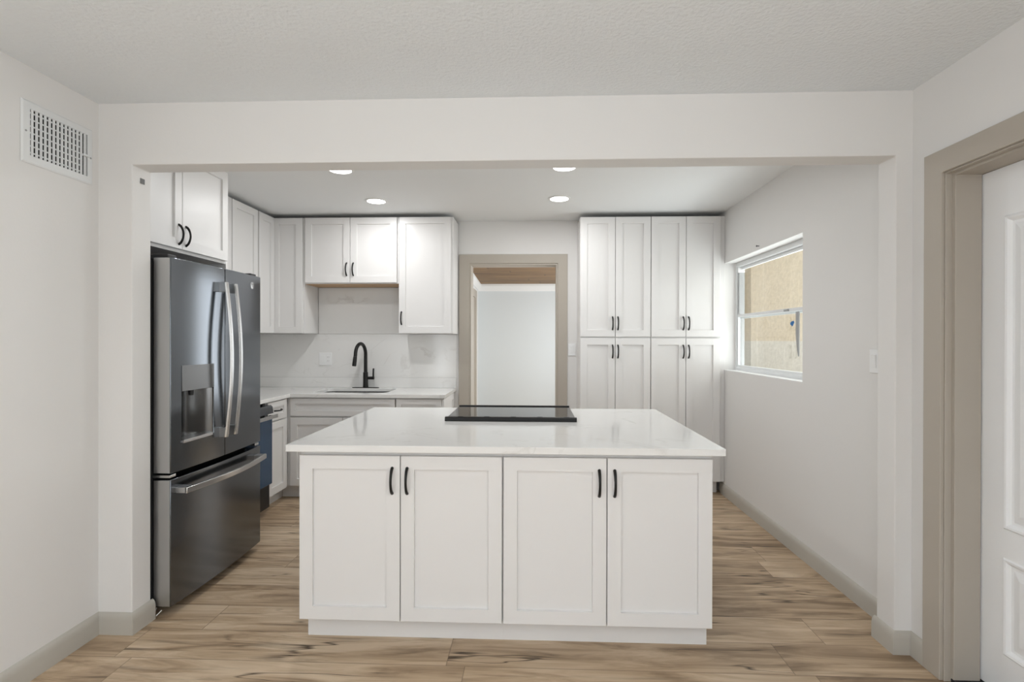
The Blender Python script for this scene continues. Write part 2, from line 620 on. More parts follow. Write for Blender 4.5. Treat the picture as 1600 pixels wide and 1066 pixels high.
mb = MB()
baseboard(mb, facing_right(XLW), YR, YP, -1, -1)
struct('baseboard_left', mb, BASE, 'greige baseboard along the left wall', smooth=True)
mb = MB()
baseboard(mb, facing_y(YP), XLW, XPL, -1, 1)
baseboard(mb, facing_right(XPL), YP, YPB + 0.012, 1, 0)
struct('baseboard_left', mb, BASE, 'greige baseboard wrapping the left end of the dividing wall', smooth=True)
mb = MB()
baseboard(mb, facing_left(XPR), -(YPB + 0.012), -YP, 0, 1)
baseboard(mb, facing_y(YP), XPR, XRW, 1, -1)
baseboard(mb, facing_left(XRW), -YP, -2.277, -1, 0)
struct('baseboard_right', mb, BASE, 'greige baseboard wrapping the right end of the dividing wall', smooth=True)
mb = MB()
baseboard(mb, facing_left(XKR), -4.80, -YPB, 0, -1)
struct('baseboard_right', mb, BASE, 'greige baseboard under the kitchen window wall', smooth=True)


# ------------------------------------------------------------------ cabinet builders
def shaker(mb, u0, u1, v0, v1, w0=0.002, t=0.020, fr=0.060, rec=0.012):
    def ring(d, w):
        return [(u0 + d, v0 + d, w), (u1 - d, v0 + d, w), (u1 - d, v1 - d, w), (u0 + d, v1 - d, w)]
    f = min(fr, 0.36 * (u1 - u0), 0.36 * (v1 - v0))
    mb.rings([ring(0, w0), ring(0, w0 + t - 0.0018), ring(0.0018, w0 + t), ring(f, w0 + t),
              ring(f + 0.0015, w0 + t - rec), ring(f + 0.004, w0 + t - rec)])


def pull_mesh(M, u, v, length=0.112, vertical=True, w=0.022):
    mb = MB(M)
    n = 15
    pts, rad = [], []
    for i in range(n):
        s = i / (n - 1)
        a = (s - 0.5) * length
        out = w + 0.001 + 0.027 * math.sin(math.pi * s) ** 0.62
        pts.append((u, v + a, out) if vertical else (u + a, v, out))
        rad.append(0.0070 - 0.0014 * math.sin(math.pi * s))
    pts = [((u, v - length / 2, w - 0.0005) if vertical else (u - length / 2, v, w - 0.0005))] + pts + \
          [((u, v + length / 2, w - 0.0005) if vertical else (u + length / 2, v, w - 0.0005))]
    rad = [0.0074] + rad + [0.0074]
    mb.tube(pts, rad, 10)
    return mb


def cabinet(label, M, u0, u1, v0, v1, depth, doors=(), drawers=(), toe=None, name='wall_cabinet', cat='cabinet',
            group=None, extra=None, box=True, box_under=None):
    base = M @ Vector(((u0 + u1) / 2, v0 if toe is None else 0.0, -depth / 2))
    r = thing(name, label, cat, base, group)
    if box:
        MB(M).box((u0 + 0.0008, v0, -depth), (u1 - 0.0008, v1, 0)).build('cabinet_box', CAB, r, 0.0012)
    for d in doors:
        mb = MB(M)
        shaker(mb, d[0], d[1], d[2], d[3])
        do = mb.build('door', CAB, r)
        if len(d) > 4 and d[4]:
            h = pull_mesh(M, d[4][0], d[4][1]).build('handle', BLACKM, do, smooth=True)
            tag(h, 'curved black bar handle')
    for d in drawers:
        mb = MB(M)
        shaker(mb, d[0], d[1], d[2], d[3], fr=0.045)
        do = mb.build(d[5] if len(d) > 5 else 'drawer', CAB, r)
        if d[4]:
            h = pull_mesh(M, d[4][0], d[4][1], vertical=False).build('handle', BLACKM, do, smooth=True)
            tag(h, 'curved black bar handle')
    if toe:
        MB(M).box((toe[0], 0.0, -depth), (toe[1], v0 - 0.0005, -toe[2])).build('toe_kick', CAB, r, 0.001)
    if extra:
        extra(r, M)
    return r


# ------------------------------------------------------------------ island
yC = 2.318
M = facing_y(yC)
cl, cm0, cm1, cr_ = -1.0465, -0.1345, -0.1295, 0.7825
zb, zt = 0.122, 0.862


def island_box(inner):
    def f(r, M):
        mb = MB(M)
        a, b = (cl, cm0) if inner == 'L' else (cm1, cr_)
        mb.box((a + 0.001 if inner == 'L' else -0.1318, zb, -0.61), (-0.1322 if inner == 'L' else b - 0.001, 0.8835, 0))
        if inner == 'L':
            mb.box((a + 0.001, zb, -1.19), (-0.515, 0.8835, -0.61))
            mb.box((a + 0.001, 0.0, -1.12), (-0.515, zb, -0.61))
        else:
            mb.box((0.262, zb, -1.19), (b - 0.001, 0.8835, -0.61))
            mb.box((0.262, 0.0, -1.12), (b - 0.001, zb, -0.61))
        mb.build('cabinet_box', CAB, r, 0.0012)
    return f


hz = 0.752
cabinet('left white island base cabinet with two shaker doors, nearest the refrigerator', M, cl, cm0, zb, 0.8835, 0.61,
        doors=[(cl + 0.001, -0.5905, zb + 0.003, zt, (-0.625, hz)), (-0.5865, cm0 - 0.001, zb + 0.003, zt, (-0.558, hz))],
        toe=(cl, -0.1321, 0.075), name='island_cabinet', box=False, extra=island_box('L'))
cabinet('right white island base cabinet with two shaker doors, on the window side', M, cm1, cr_, zb, 0.8835, 0.61,
        doors=[(cm1 + 0.001, 0.3235, zb + 0.003, zt, (0.292, hz)), (0.3275, cr_ - 0.001, zb + 0.003, zt, (0.359, hz))],
        toe=(-0.1319, cr_ + 0.006, 0.075), name='island_cabinet', box=False, extra=island_box('R'))

IX0, IX1, IY0, IY1 = -1.0919, 0.8254, 2.262, 3.553
RX0, RX1 = -0.497, 0.243           # notch for the range
poly = [(IX0, IY0), (IX1, IY0), (IX1, IY1), (RX1, IY1), (RX1, 3.0), (RX0, 3.0), (RX0, IY1), (IX0, IY1)]
o = MB().prism(poly, 0.884, 0.9144).build('island_countertop', QUARTZ, None, 0.0015)
tag(o, 'white quartz countertop with faint veins on top of the island', 'countertop')

# slide-in range set into the far side of the island
r = thing('range_cooker', 'black glass range set into the far side of the white island top', 'range', (-0.127, 3.27, 0.0))
MB().box((RX0 + 0.003, 3.003, 0.02), (RX1 - 0.003, 3.52, 0.912)).build('oven_body', BLACKP, r, 0.002)
MB().box((-0.5005, 2.998, 0.9148), (0.2465, 3.535, 0.9285)).build('glass_cooktop', GLASSTOP, r, 0.002)
mb = MB(frame((-0.504, 0, 0), (0, 1, 0), (0, 0, 1)))
mb.prism([(2.962, 0.9147), (3.000, 0.9147), (3.000, 0.9330), (2.992, 0.9385), (2.972, 0.9385), (2.967, 0.934), (2.967, 0.919)], 0.0, 0.754)
mb.build('rear_trim', BLACKM, r, 0.0012)
for k in range(5):
    u = -0.43 + 0.152 * k
    MB().box((u, 2.976, 0.9386), (u + 0.03, 2.990, 0.9405)).build('trim_clip', BLACKP, r, 0.0005)
MB().box((-0.5005, 3.530, 0.9148), (0.2465, 3.552, 0.9345)).build('front_edge', BLACKM, r, 0.002)

# ------------------------------------------------------------------ refrigerator
FY0, FY1, FS = 2.512, 3.362, 2.938
FX, FB = -1.792, 0.018             # door edge plane and bulge


def fsurf(y):
    t = (y - (FY0 + FY1) / 2) / ((FY1 - FY0) / 2)
    return FX + FB * (1 - t * t)


r = thing('refrigerator', 'tall slate stainless french door refrigerator at the left of the opening', 'refrigerator', (-2.25, 2.93, 0.0))
MB().box((-2.66, FY0 + 0.008, 0.03), (-1.895, FY1 - 0.008, 1.775)).build('body', simple('fridge_case', (0.03, 0.03, 0.031), 0.5), r, 0.004)
MB().box((-1.895, FY0 + 0.02, 0.05), (-1.882, FY1 - 0.02, 1.765)).build('gasket', DARKGAP, r)
for yy in (FY0 + 0.06, FY1 - 0.06):
    for xx in (-2.55, -1.95):
        MB(frame((0, 0, 0), (1, 0, 0), (0, 1, 0))).lathe([(0.02, 0.0), (0.02, 0.03)], (xx, yy), 12).build('foot', BLACKP, r)


def fdoor(name, y0, y1, z0, z1, hole=None):
    """curved door slab; hole=(ya, yb, za, zb) leaves an opening in the front"""
    ys = [y0 + (y1 - y0) * i / 14 for i in range(15)]
    zs = [z0, z1]
    if hole:
        ys = sorted([y for y in ys if min(abs(y - hole[0]), abs(y - hole[1])) > 0.01] + [hole[0], hole[1]])
        zs = [z0, hole[2], hole[3], z1]
    mb = MB()
    g = {}
    for i, y in enumerate(ys):
        for j, z in enumerate(zs):
            g[i, j] = mb.v((fsurf(y), y, z))
    back = [mb.v((-1.88, y, z)) for y, z in ((y0, z0), (y1, z0), (y1, z1), (y0, z1))]
    n, k = len(ys), len(zs)
    for i in range(n - 1):
        for j in range(k - 1):
            if hole and hole[0] - 1e-6 <= ys[i] < hole[1] - 1e-6 and abs(zs[j] - hole[2]) < 1e-6:
                continue
            mb.bm.faces.new((g[i, j], g[i + 1, j], g[i + 1, j + 1], g[i, j + 1]))
    mb.bm.faces.new([g[i, 0] for i in range(n)][::-1] + [back[0], back[1]][::1])
    mb.bm.faces.new([g[i, k - 1] for i in range(n)] + [back[2], back[3]])
    mb.bm.faces.new([g[0, j] for j in range(k)] + [back[3], back[0]])
    mb.bm.faces.new([g[n - 1, j] for j in range(k)] + [back[2], back[1]])
    mb.bm.faces.new(back)
    if hole:
        ia, ib = ys.index(hole[0]), ys.index(hole[1])
        j0 = 1
        rim = [g[i, j0] for i in range(ia, ib + 1)] + [g[i, j0 + 1] for i in range(ib, ia - 1, -1)]
        dp = [mb.v((v.co.x - 0.075, v.co.y, v.co.z)) for v in rim]
        m = len(rim)
        for i in range(m):
            mb.bm.faces.new((rim[i], rim[(i + 1) % m], dp[(i + 1) % m], dp[i]))
    o = mb.build(name, STEEL, r, 0.003, smooth=True)
    return o


ZS = 0.712
DY0, DY1, DZ0, DZ1, DZ2 = 2.585, 2.832, 0.862, 1.114, 1.246
dl = fdoor('door', FY0, FS - 0.003, ZS, 1.788, hole=(DY0, DY1, DZ0, DZ1))
dr = fdoor('door', FS + 0.003, FY1, ZS, 1.788)
fz = fdoor('freezer_drawer', FY0, FY1, 0.05, 0.682)

# bright hairline edge of the doors is the bevel; side faces are a lighter steel skin
for par, z0, z1 in ((dl, ZS + 0.004, 1.784), (fz, 0.054, 0.678)):
    mb = MB()
    mb.box((-1.878, FY0 - 0.0012, z0), (-1.797, FY0 + 0.001, z1))
    mb.build('side_skin', STEELS, par)

# dispenser
xd = fsurf(2.71)
mb = MB()
n = 12
rw = []
for i in range(n + 1):
    y = DY0 + (DY1 - DY0) * i / n
    rw.append((fsurf(y) + 0.0035, y))
mb.rings([[(x, y, DZ1 + 0.001) for x, y in rw] + [(x - 0.006, y, DZ1 + 0.001) for x, y in rw[::-1]],
          [(x, y, DZ2) for x, y in rw] + [(x - 0.006, y, DZ2) for x, y in rw[::-1]]])
mb.build('dispenser_panel', steel('panel_steel', (0.20, 0.20, 0.20), 0.36), dl, 0.001, smooth=True)
# concave cavity liner
mb = MB()
a, b = [], []
for i in range(17):
    s = i / 16
    y = DY0 + 0.004 + (DY1 - DY0 - 0.008) * s
    x = fsurf(y) - 0.004 - 0.066 * math.sin(math.pi * s) ** 0.6
    a.append((x, y, DZ0 + 0.004)); b.append((x, y, DZ1 - 0.002))
mb.rings([a, b], False, False, closed=False)
mb.build('dispenser_cavity', steel('cavity_steel', (0.13, 0.13, 0.13), 0.20), dl, smooth=True)
MB().box((xd - 0.07, DY0 + 0.004, DZ0 - 0.012), (xd + 0.004, DY1 - 0.004, DZ0 + 0.004)).build('drip_tray', STEELS, dl, 0.002)
MB(frame((0, 0, 0), (1, 0, 0), (0, 1, 0))).lathe([(0.012, 1.085), (0.014, 1.10), (0.014, 1.1135)], (xd - 0.03, 2.69), 16).build('water_spout', BLACKP, dl, smooth=True)
MB().box((xd - 0.045, 2.605, 0.93), (xd - 0.030, 2.618, 1.105)).build('ice_paddle', BLACKP, dl, 0.003)


def bar_handle(par, axis, c, lo, hi, stand0, stand1, wd=0.024, th=0.013, name='handle'):
    """bowed flat bar handle on the curved front; axis 'z' upright at y=c, axis 'y' level at z=c"""
    mb = MB()
    n = 18
    rings = []
    for i in range(n + 1):
        s = i / n
        t = lo + (hi - lo) * s
        y = c if axis == 'z' else t
        x = (fsurf(y) if axis == 'z' else FX + 0.004) + stand0 + (stand1 - stand0) * math.sin(math.pi * s)
        if axis == 'z':
            rings.append([(x, y - wd / 2, t), (x, y + wd / 2, t), (x + th, y + wd / 2 - 0.003, t), (x + th, y - wd / 2 + 0.003, t)])
        else:
            rings.append([(x, t, c - wd / 2), (x, t, c + wd / 2), (x + th, t, c + wd / 2 - 0.003), (x + th, t, c - wd / 2 + 0.003)])
    mb.rings(rings)
    h = mb.build(name, STEELH, par, 0.002, smooth=True)
    for a0, a1 in ((lo, lo + 0.055), (hi - 0.055, hi)):
        mb = MB()
        if axis == 'z':
            mb.box((fsurf(c) - 0.002, c - wd * 0.42, a0), (fsurf(c) + stand0 + 0.010, c + wd * 0.42, a1))
        else:
            ym = (a0 + a1) / 2
            mb.box((fsurf(ym) - 0.006, a0, c - wd * 0.42), (FX + 0.004 + stand0 + 0.008, a1, c + wd * 0.42))
        mb.build('handle_mount', STEELS, par, 0.002)
    return h


bar_handle(dl, 'z', 2.893, 0.825, 1.705, 0.030, 0.062)
bar_handle(dr, 'z', 2.985, 0.825, 1.705, 0.030, 0.062)
bar_handle(fz, 'y', 0.622, 2.545, 3.325, 0.045, 0.085, wd=0.034)
# round badge: a disc with a small scrolled mark
Mb = frame((fsurf(3.245) + 0.0004, 3.245, 1.722), (0, 1, 0), (0, 0, 1))
bd = MB(Mb).lathe([(0.021, 0.0), (0.021, 0.0015), (0.0195, 0.002)], (0, 0), 32).build('badge', STEELH, dr, smooth=True)
mb = MB(Mb)
mb.tube([(0.0165 * math.cos(t), 0.0165 * math.sin(t), 0.0022) for t in [2 * math.pi * i / 36 for i in range(37)]], 0.0008, 6)
mb.tube([(-0.0055 + 0.006 * math.cos(t), 0.001 + 0.0085 * math.sin(t), 0.0022) for t in [0.4 + 5.2 * i / 24 for i in range(25)]], 0.0009, 6)
mb.tube([(0.0060 + 0.005 * math.cos(t), 0.001 + 0.0085 * math.sin(t), 0.0022) for t in [0.9 + 4.6 * i / 24 for i in range(25)]], 0.0009, 6)
mb.build('badge_mark', STEEL, dr, smooth=True)
# hinges
mb = MB()
mb.box((-1.93, FY0 + 0.012, 1.7895), (-1.815, FY0 + 0.075, 1.806))
mb.box((-1.93, FY0 + 0.012, 1.775), (-1.885, FY0 + 0.075, 1.7895))
mb.build('hinge_cover', BLACKP, r, 0.004)
mb = MB()
mb.box((-1.93, FY1 - 0.075, 1.7895), (-1.815, FY1 - 0.012, 1.806))
mb.box((-1.93, FY1 - 0.075, 1.775), (-1.885, FY1 - 0.012, 1.7895))
mb.build('hinge_cover', BLACKP, r, 0.004)
for y0 in (FY0 + 0.006, FY1 - 0.05):
    MB().box((-1.89, y0, 0.689), (-1.800, y0 + 0.044, 0.703)).build('centre_hinge', STEELH, r, 0.002)
MB(frame((0, 0, 0), (1, 0, 0), (0, 1, 0))).tube([(-1.886, FY0 + 0.03, 0.03), (-1.872, FY0 - 0.01, 0.02), (-1.856, FY0 - 0.012, 0.014), (-1.845, FY0 + 0.01, 0.03)], 0.0022, 8).build('water_line', WHITE, r, smooth=True)

# ------------------------------------------------------------------ cabinets on the left wall
UZ0, UZ1 = 1.436, 2.495            # tall wall cabinets
Mf = facing_right(-2.063)
z0, z1 = 1.885, UZ1
fc = cabinet('white wall cabinet bridging above the refrigerator with two doors', Mf, 2.490, 3.425, z0, z1, 0.648,
        doors=[(2.493, 2.957, z0 + 0.018, z1 - 0.003, (2.928, 1.985)), (2.961, 3.414, z0 + 0.018, z1 - 0.003, (2.990, 1.985))])
MB().box((-2.70, 3.4265, 0.0), (-2.063, 3.445, UZ1)).build('side_panel', CAB, fc, 0.0012)

XU = -2.389
Mu = facing_right(XU)
DEP = XU - XKL - 0.002
cabinet('white wall cabinet mostly hidden behind the refrigerator bay', Mu, 3.447, 4.012, UZ0, UZ1, DEP,
        doors=[(3.450, 4.008, UZ0 + 0.002, UZ1 - 0.003)])
cabinet('narrow white wall cabinet rising behind the right refrigerator door', Mu, 4.014, 4.408, UZ0, UZ1, DEP,
        doors=[(4.020, 4.399, UZ0 + 0.002, UZ1 - 0.003)])
# inside-corner cabinet with a folding pair of doors
YU = 4.7066
r = thing('corner_cabinet', 'white inside corner wall cabinet with a folded door pair', 'cabinet', (-2.5, 4.85, UZ0))
mb = MB(frame((0, 0, 0), (1, 0, 0), (0, 1, 0)))
mb.prism([(XKL + 0.002, 4.4095), (XU, 4.4095), (XU, YU), (-2.096, YU), (-2.096, YB - 0.016), (XKL + 0.002, YB - 0.016)], UZ0, UZ1)
mb.build('cabinet_box', CAB, r, 0.0012)
mb = MB(Mu); shaker(mb, 4.424, YU - 0.023, UZ0 + 0.002, UZ1 - 0.003); mb.build('door', CAB, r)
mb = MB(facing_y(YU)); shaker(mb, XU + 0.004, -2.108, UZ0 + 0.002, UZ1 - 0.003); mb.build('door', CAB, r)

# ------------------------------------------------------------------ cabinets on the back wall
My = facing_y(YU)
DU = YB - 0.016 - YU
zs = 1.890


def wood_bottom(r, M):
    MB(M).box((-2.088, zs - 0.004, -DU + 0.01), (-1.226, zs - 0.0005, -0.01)).build('bottom_board', WOODEDGE, r)


cabinet('short white wall cabinet with two doors above the sink', My, -2.094, -1.222, zs, UZ1, DU,
        doors=[(-2.084, -1.668, zs + 0.008, UZ1 - 0.003, (-1.697, 2.02)), (-1.664, -1.236, zs + 0.008, UZ1 - 0.003, (-1.635, 2.02))],
        extra=wood_bottom)
cabinet('tall single door white wall cabinet right of the sink, beside the doorway', My, -1.220, -0.722, UZ0, UZ1, DU,
        doors=[(-1.216, -0.742, UZ0 + 0.002, UZ1 - 0.003, (-1.192, 1.575))])

# base cabinets
YS = 4.4172
Ms = facing_y(YS)
DB = YB - 0.002 - YS
zb2, zt2 = 0.118, 0.8735


def end_panel(r, M):
    mb = MB(facing_right(-0.7755))
    shaker(mb, YS + 0.002, YB - 0.02, zb2 + 0.005, zt2, w0=0.0005, t=0.018)
    mb.build('end_panel', CAB, r)


cabinet('white sink base cabinet with one wide false drawer front', Ms, -2.114, -1.172, zb2, 0.8835, DB,
        doors=[(-2.082, -1.628, zb2 + 0.004, 0.710), (-1.624, -1.174, zb2 + 0.004, 0.710)],
        drawers=[(-2.082, -1.174, 0.722, zt2, None, 'drawer_front')], toe=(-2.196, -1.172, 0.078), name='base_cabinet', box=False,
        extra=lambda r, M: (MB(M).box((-2.113, zb2, -DB), (-1.173, 0.66, 0)).box((-2.113, 0.66, -0.02), (-1.173, 0.8835, 0)).build('cabinet_box', CAB, r, 0.0012)))
cabinet('narrow white base cabinet with panelled end at right of the sink run', Ms, -1.170, -0.776, zb2, 0.8835, DB,
        doors=[(-1.164, -0.779, zb2 + 0.004, 0.710)], drawers=[(-1.164, -0.779, 0.722, zt2, None)],
        toe=(-1.170, -0.776, 0.078), name='base_cabinet', extra=end_panel)
XBF = -2.112
Ml = facing_right(XBF)
cabinet('narrow white base cabinet with drawer between dishwasher and corner', Ml, 4.035, 4.415, zb2, 0.8835, XBF - XKL - 0.002,
        doors=[(4.039, 4.352, zb2 + 0.004, 0.710)], drawers=[(4.039, 4.352, 0.722, zt2, (4.195, 0.800))],
        toe=(4.035, 4.495, 0.085), name='base_cabinet')

# dishwasher / built-in appliance with blue film
r = thing('dishwasher', 'dark built under dishwasher with blue film, beyond the refrigerator', 'dishwasher', (-2.40, 3.80, 0.0))
y0, y1 = 3.449, 4.030
MB().box((-2.69, y0, 0.10), (XBF, y1, 0.875)).build('body', BLACKP, r, 0.002)
MB().box((XBF, y0 + 0.003, 0.245), (-2.052, y1 - 0.003, 0.775)).build('door', STEEL, r, 0.003)
d = r.children[-1]
MB().box((-2.052, y0 + 0.01, 0.250), (-2.049, y1 - 0.008, 0.765)).build('blue_film', FILM, d)
MB().box((XBF, y0 + 0.003, 0.06), (-2.072, y1 - 0.003, 0.240)).build('lower_panel', BLACKP, r, 0.003)
mb = MB(frame((0, y0 + 0.003, 0), (0, 0, 1), (1, 0, 0)))
mb.prism([(0.800, XBF), (0.800, -2.040), (0.852, -2.048), (0.864, -2.060), (0.864, XBF)], 0.0, y1 - y0 - 0.006)
mb.build('control_panel', STEEL, r, 0.002)
for yy in (3.62, 3.80, 3.95):
    MB(frame((0, 0, 0), (1, 0, 0), (0, 1, 0))).lathe([(0.016, 0.8642), (0.015, 0.880)], (-2.086, yy), 16).build('knob', BLACKP, r, smooth=True)
mb = MB()
mb.box((-2.012, y0 + 0.02, 0.768), (-1.998, y1 - 0.012, 0.796))
for yy in (y0 + 0.05, y1 - 0.06):
    mb.box((-2.052, yy, 0.766), (-2.010, yy + 0.03, 0.790))
mb.build('handle', STEELH, d, 0.003)
MB().box((-2.60, y0, 0.0), (-2.197, y1, 0.0995)).build('toe_kick', SEAMW, r, 0.001)

# ------------------------------------------------------------------ L-shaped counter, backsplash, sink, faucet
CX, CY = -2.0765, 4.3776
mb = MB()
hx0, hx1, hy0, hy1, rad = -1.945, -1.285, 4.515, 4.925, 0.055
loop = []
for (cx, cy, a0) in ((hx1 - rad, hy1 - rad, 0), (hx0 + rad, hy1 - rad, 90), (hx0 + rad, hy0 + rad, 180), (hx1 - rad, hy0 + rad, 270)):
    for k in range(7):
        a = math.radians(a0 + 15 * k)
        loop.append((cx + rad * math.cos(a), cy + rad * math.sin(a)))
ox0, ox1, oy0, oy1 = CX, -0.7422, CY, YB - 0.001
outer = []
for i, (x, y) in enumerate(loop):
    q, k = divmod(i, 7)
    corner = [(ox1, oy1), (ox0, oy1), (ox0, oy0), (ox1, oy0)][q]
    horiz_first = q in (1, 3)
    if k == 3:
        outer.append(corner)
    elif (k < 3) ^ horiz_first:
        outer.append((corner[0], y))
    else:
        outer.append((x, corner[1]))
n = len(loop)
for z in (0.9144, 0.884):
    vi = [mb.v((x, y, z)) for x, y in loop]
    vo = [mb.v((x, y, z)) for x, y in outer]
    for i in range(n):
        j = (i + 1) % n
        mb.bm.faces.new((vi[i], vi[j], vo[j], vo[i]))
for ring in (loop,):
    t = [mb.v((x, y, 0.9144)) for x, y in ring]
    b = [mb.v((x, y, 0.884)) for x, y in ring]
    for i in range(n):
        j = (i + 1) % n
        mb.bm.faces.new((t[i], t[j], b[j], b[i]))
# left leg of the L, sharing the edge x = CX, and the outer sides
ye = 3.4465
xl = XKL + 0.001
lo_pts = sorted({round(p[1], 6) for p in outer if abs(p[0] - CX) < 1e-6})
for z in (0.9144, 0.884):
    mb.bm.faces.new([mb.v(p) for p in [(xl, ye, z), (CX, ye, z)] + [(CX, y, z) for y in lo_pts] + [(xl, oy1, z)]])
side = [(xl, ye), (CX, ye), (CX, CY)] + sorted([p for p in outer if abs(p[1] - oy0) < 1e-6 and p[0] > CX + 1e-6]) + \
       sorted([p for p in outer if abs(p[0] - ox1) < 1e-6 and p[1] > oy0 + 1e-6], key=lambda p: p[1]) + \
       sorted([p for p in outer if abs(p[1] - oy1) < 1e-6 and p[0] < ox1 - 1e-6], key=lambda p: -p[0]) + [(xl, oy1)]
for i in range(len(side)):
    a, b = side[i], side[(i + 1) % len(side)]
    mb.bm.faces.new([mb.v((a[0], a[1], 0.884)), mb.v((b[0], b[1], 0.884)), mb.v((b[0], b[1], 0.9144)), mb.v((a[0], a[1], 0.9144))])
o = mb.build('kitchen_countertop', QUARTZ, None, 0.0025)
tag(o, 'L shaped white quartz countertop along the back and left walls with sink cutout', 'countertop')

r = thing('backsplash', 'white veined quartz backsplash behind the faucet and in the corner', 'backsplash', (-1.7, 5.02, 0.9144))
MB().box((XKL + 0.0125, YB - 0.0205, 0.9146), (-0.7422, YB - 0.001, 1.012)).build('low_strip', QUARTZ, r, 0.0015)
MB().box((XKL + 0.001, 3.4465, 0.9146), (XKL + 0.0205, YB - 0.021, 1.012)).build('low_strip', QUARTZ, r, 0.0015)
MB().box((XKL + 0.0125, YB - 0.0125, 1.0125), (-0.7422, YB - 0.001, 1.434)).build('slab', QUARTZ, r, 0.001)
MB().box((XKL + 0.001, 3.4465, 1.0125), (XKL + 0.0115, YB - 0.0128, 1.434)).build('slab', QUARTZ, r, 0.001)
MB().box((-2.093, YB - 0.0125, 1.4365), (-1.224, YB - 0.001, 1.884)).build('slab', QUARTZ, r, 0.001)

# sink
def rr(x0, x1, y0, y1, rd, z):
    out = []
    for (cx, cy, a0) in ((x1 - rd, y1 - rd, 0), (x0 + rd, y1 - rd, 90), (x0 + rd, y0 + rd, 180), (x1 - rd, y0 + rd, 270)):
        for k in range(7):
            a = math.radians(a0 + 15 * k)
            out.append((cx + rd * math.cos(a), cy + rd * math.sin(a), z))
    return out


r = thing('sink', 'undermount stainless steel sink in front of the black faucet', 'sink', (-1.615, 4.72, 0.70))
mb = MB()
mb.rings([rr(hx0 - 0.02, hx1 + 0.02, hy0 - 0.02, hy1 + 0.02, 0.07, 0.8815), rr(hx0 + 0.004, hx1 - 0.004, hy0 + 0.004, hy1 - 0.004, 0.055, 0.8815),
          rr(hx0 + 0.006, hx1 - 0.006, hy0 + 0.006, hy1 - 0.006, 0.055, 0.72), rr(hx0 + 0.03, hx1 - 0.03, hy0 + 0.03, hy1 - 0.03, 0.05, 0.70)], cap0=False)
o = mb.build('basin', SINKM, r, smooth=True)
sl = o.modifiers.new('thick', 'SOLIDIFY'); sl.thickness = 0.0015; sl.offset = -1
MB(frame((0, 0, 0), (1, 0, 0), (0, 1, 0))).lathe([(0.045, 0.7005), (0.045, 0.703), (0.03, 0.7035), (0.028, 0.7015)], (-1.615, 4.74), 24).build('drain', STEELH, r, smooth=True)

# faucet
fx, fy = -1.612, 4.968
r = thing('faucet', 'tall matte black gooseneck faucet behind the sink', 'faucet', (fx, fy, 0.9146))
Mz = frame((0, 0, 0), (1, 0, 0), (0, 1, 0))
MB(Mz).rings([rr(fx - 0.13, fx + 0.13, fy - 0.026, fy + 0.026, 0.0255, z) for z in (0.9146, 0.9205)]).build('base_plate', BLACKM, r, 0.001)
MB(Mz).lathe([(0.0260, 0.9206), (0.0235, 0.945), (0.0225, 1.065)], (fx, fy), 24).build('body', BLACKM, r, smooth=True)
mb = MB()
pts = [(fx, fy, 1.0655), (fx, fy, 1.12), (fx, fy, 1.18), (fx, fy, 1.235)]
ar = 0.098
sx, sy = -0.17, -0.985           # the spout swings to the front and a little left
for k in range(1, 17):
    a = math.pi * k / 16
    d = ar * (1 - math.cos(a))
    pts.append((fx + sx * d, fy + sy * d, 1.235 + ar * math.sin(a) * 1.08))
d = 2 * ar
for z in (1.22,):
    pts.append((fx + sx * (d + 0.004), fy + sy * (d + 0.004), z))
mb.tube(pts, 0.0162, 16)
mb.build('spout', BLACKM, r, smooth=True)
mb = MB()
mb.tube([(fx + sx * (d + 0.004 + 0.02 * t), fy + sy * (d + 0.004 + 0.02 * t), 1.2195 - 0.085 * t) for t in (0, 0.1, 0.5, 0.9, 1.0)],
        [0.0165, 0.0180, 0.0188, 0.0192, 0.0175], 16)
mb.build('spray_head', BLACKM, r, smooth=True)
mb = MB()
mb.tube([(fx + 0.019, fy, 1.010), (fx + 0.055, fy, 1.010), (fx + 0.083, fy, 1.010)], [0.0135, 0.0145, 0.0145], 16)
hb = mb.build('handle_hub', BLACKM, r, smooth=True)
mb = MB()
mb.tube([(fx + 0.074, fy, 1.022), (fx + 0.075, fy, 1.06), (fx + 0.077, fy, 1.10), (fx + 0.077, fy, 1.103)], [0.0085, 0.0078, 0.0078, 0.005], 12)
mb.build('lever', BLACKM, hb, smooth=True)

# outlet on the backsplash
ox, oz = -2.023, 1.190
r = thing('wall_outlet', 'white double outlet plate on the quartz backsplash left of the faucet', 'outlet', (ox, YB - 0.014, oz))
Mo = facing_y(YB - 0.0127)
MB(Mo).box((ox - 0.062, oz - 0.062, 0), (ox + 0.062, oz + 0.062, 0.006)).build('cover_plate', WHITE, r, 0.002)
MB(Mo).box((ox - 0.046, oz - 0.036, 0.006), (ox - 0.006, oz + 0.036, 0.0085)).build('rocker', WHITE, r, 0.001)
pl = MB(Mo).box((ox + 0.008, oz - 0.036, 0.006), (ox + 0.048, oz + 0.036, 0.0085)).build('socket', WHITE, r, 0.001)
for dz in (-0.018, 0.018):
    mb = MB(Mo)
    for dx in (-0.007, 0.007):
        mb.box((ox + 0.028 + dx - 0.0013, oz + dz - 0.005, 0.0084), (ox + 0.028 + dx + 0.0013, oz + dz + 0.005, 0.0088))
    mb.build('slots', SLOT, pl)


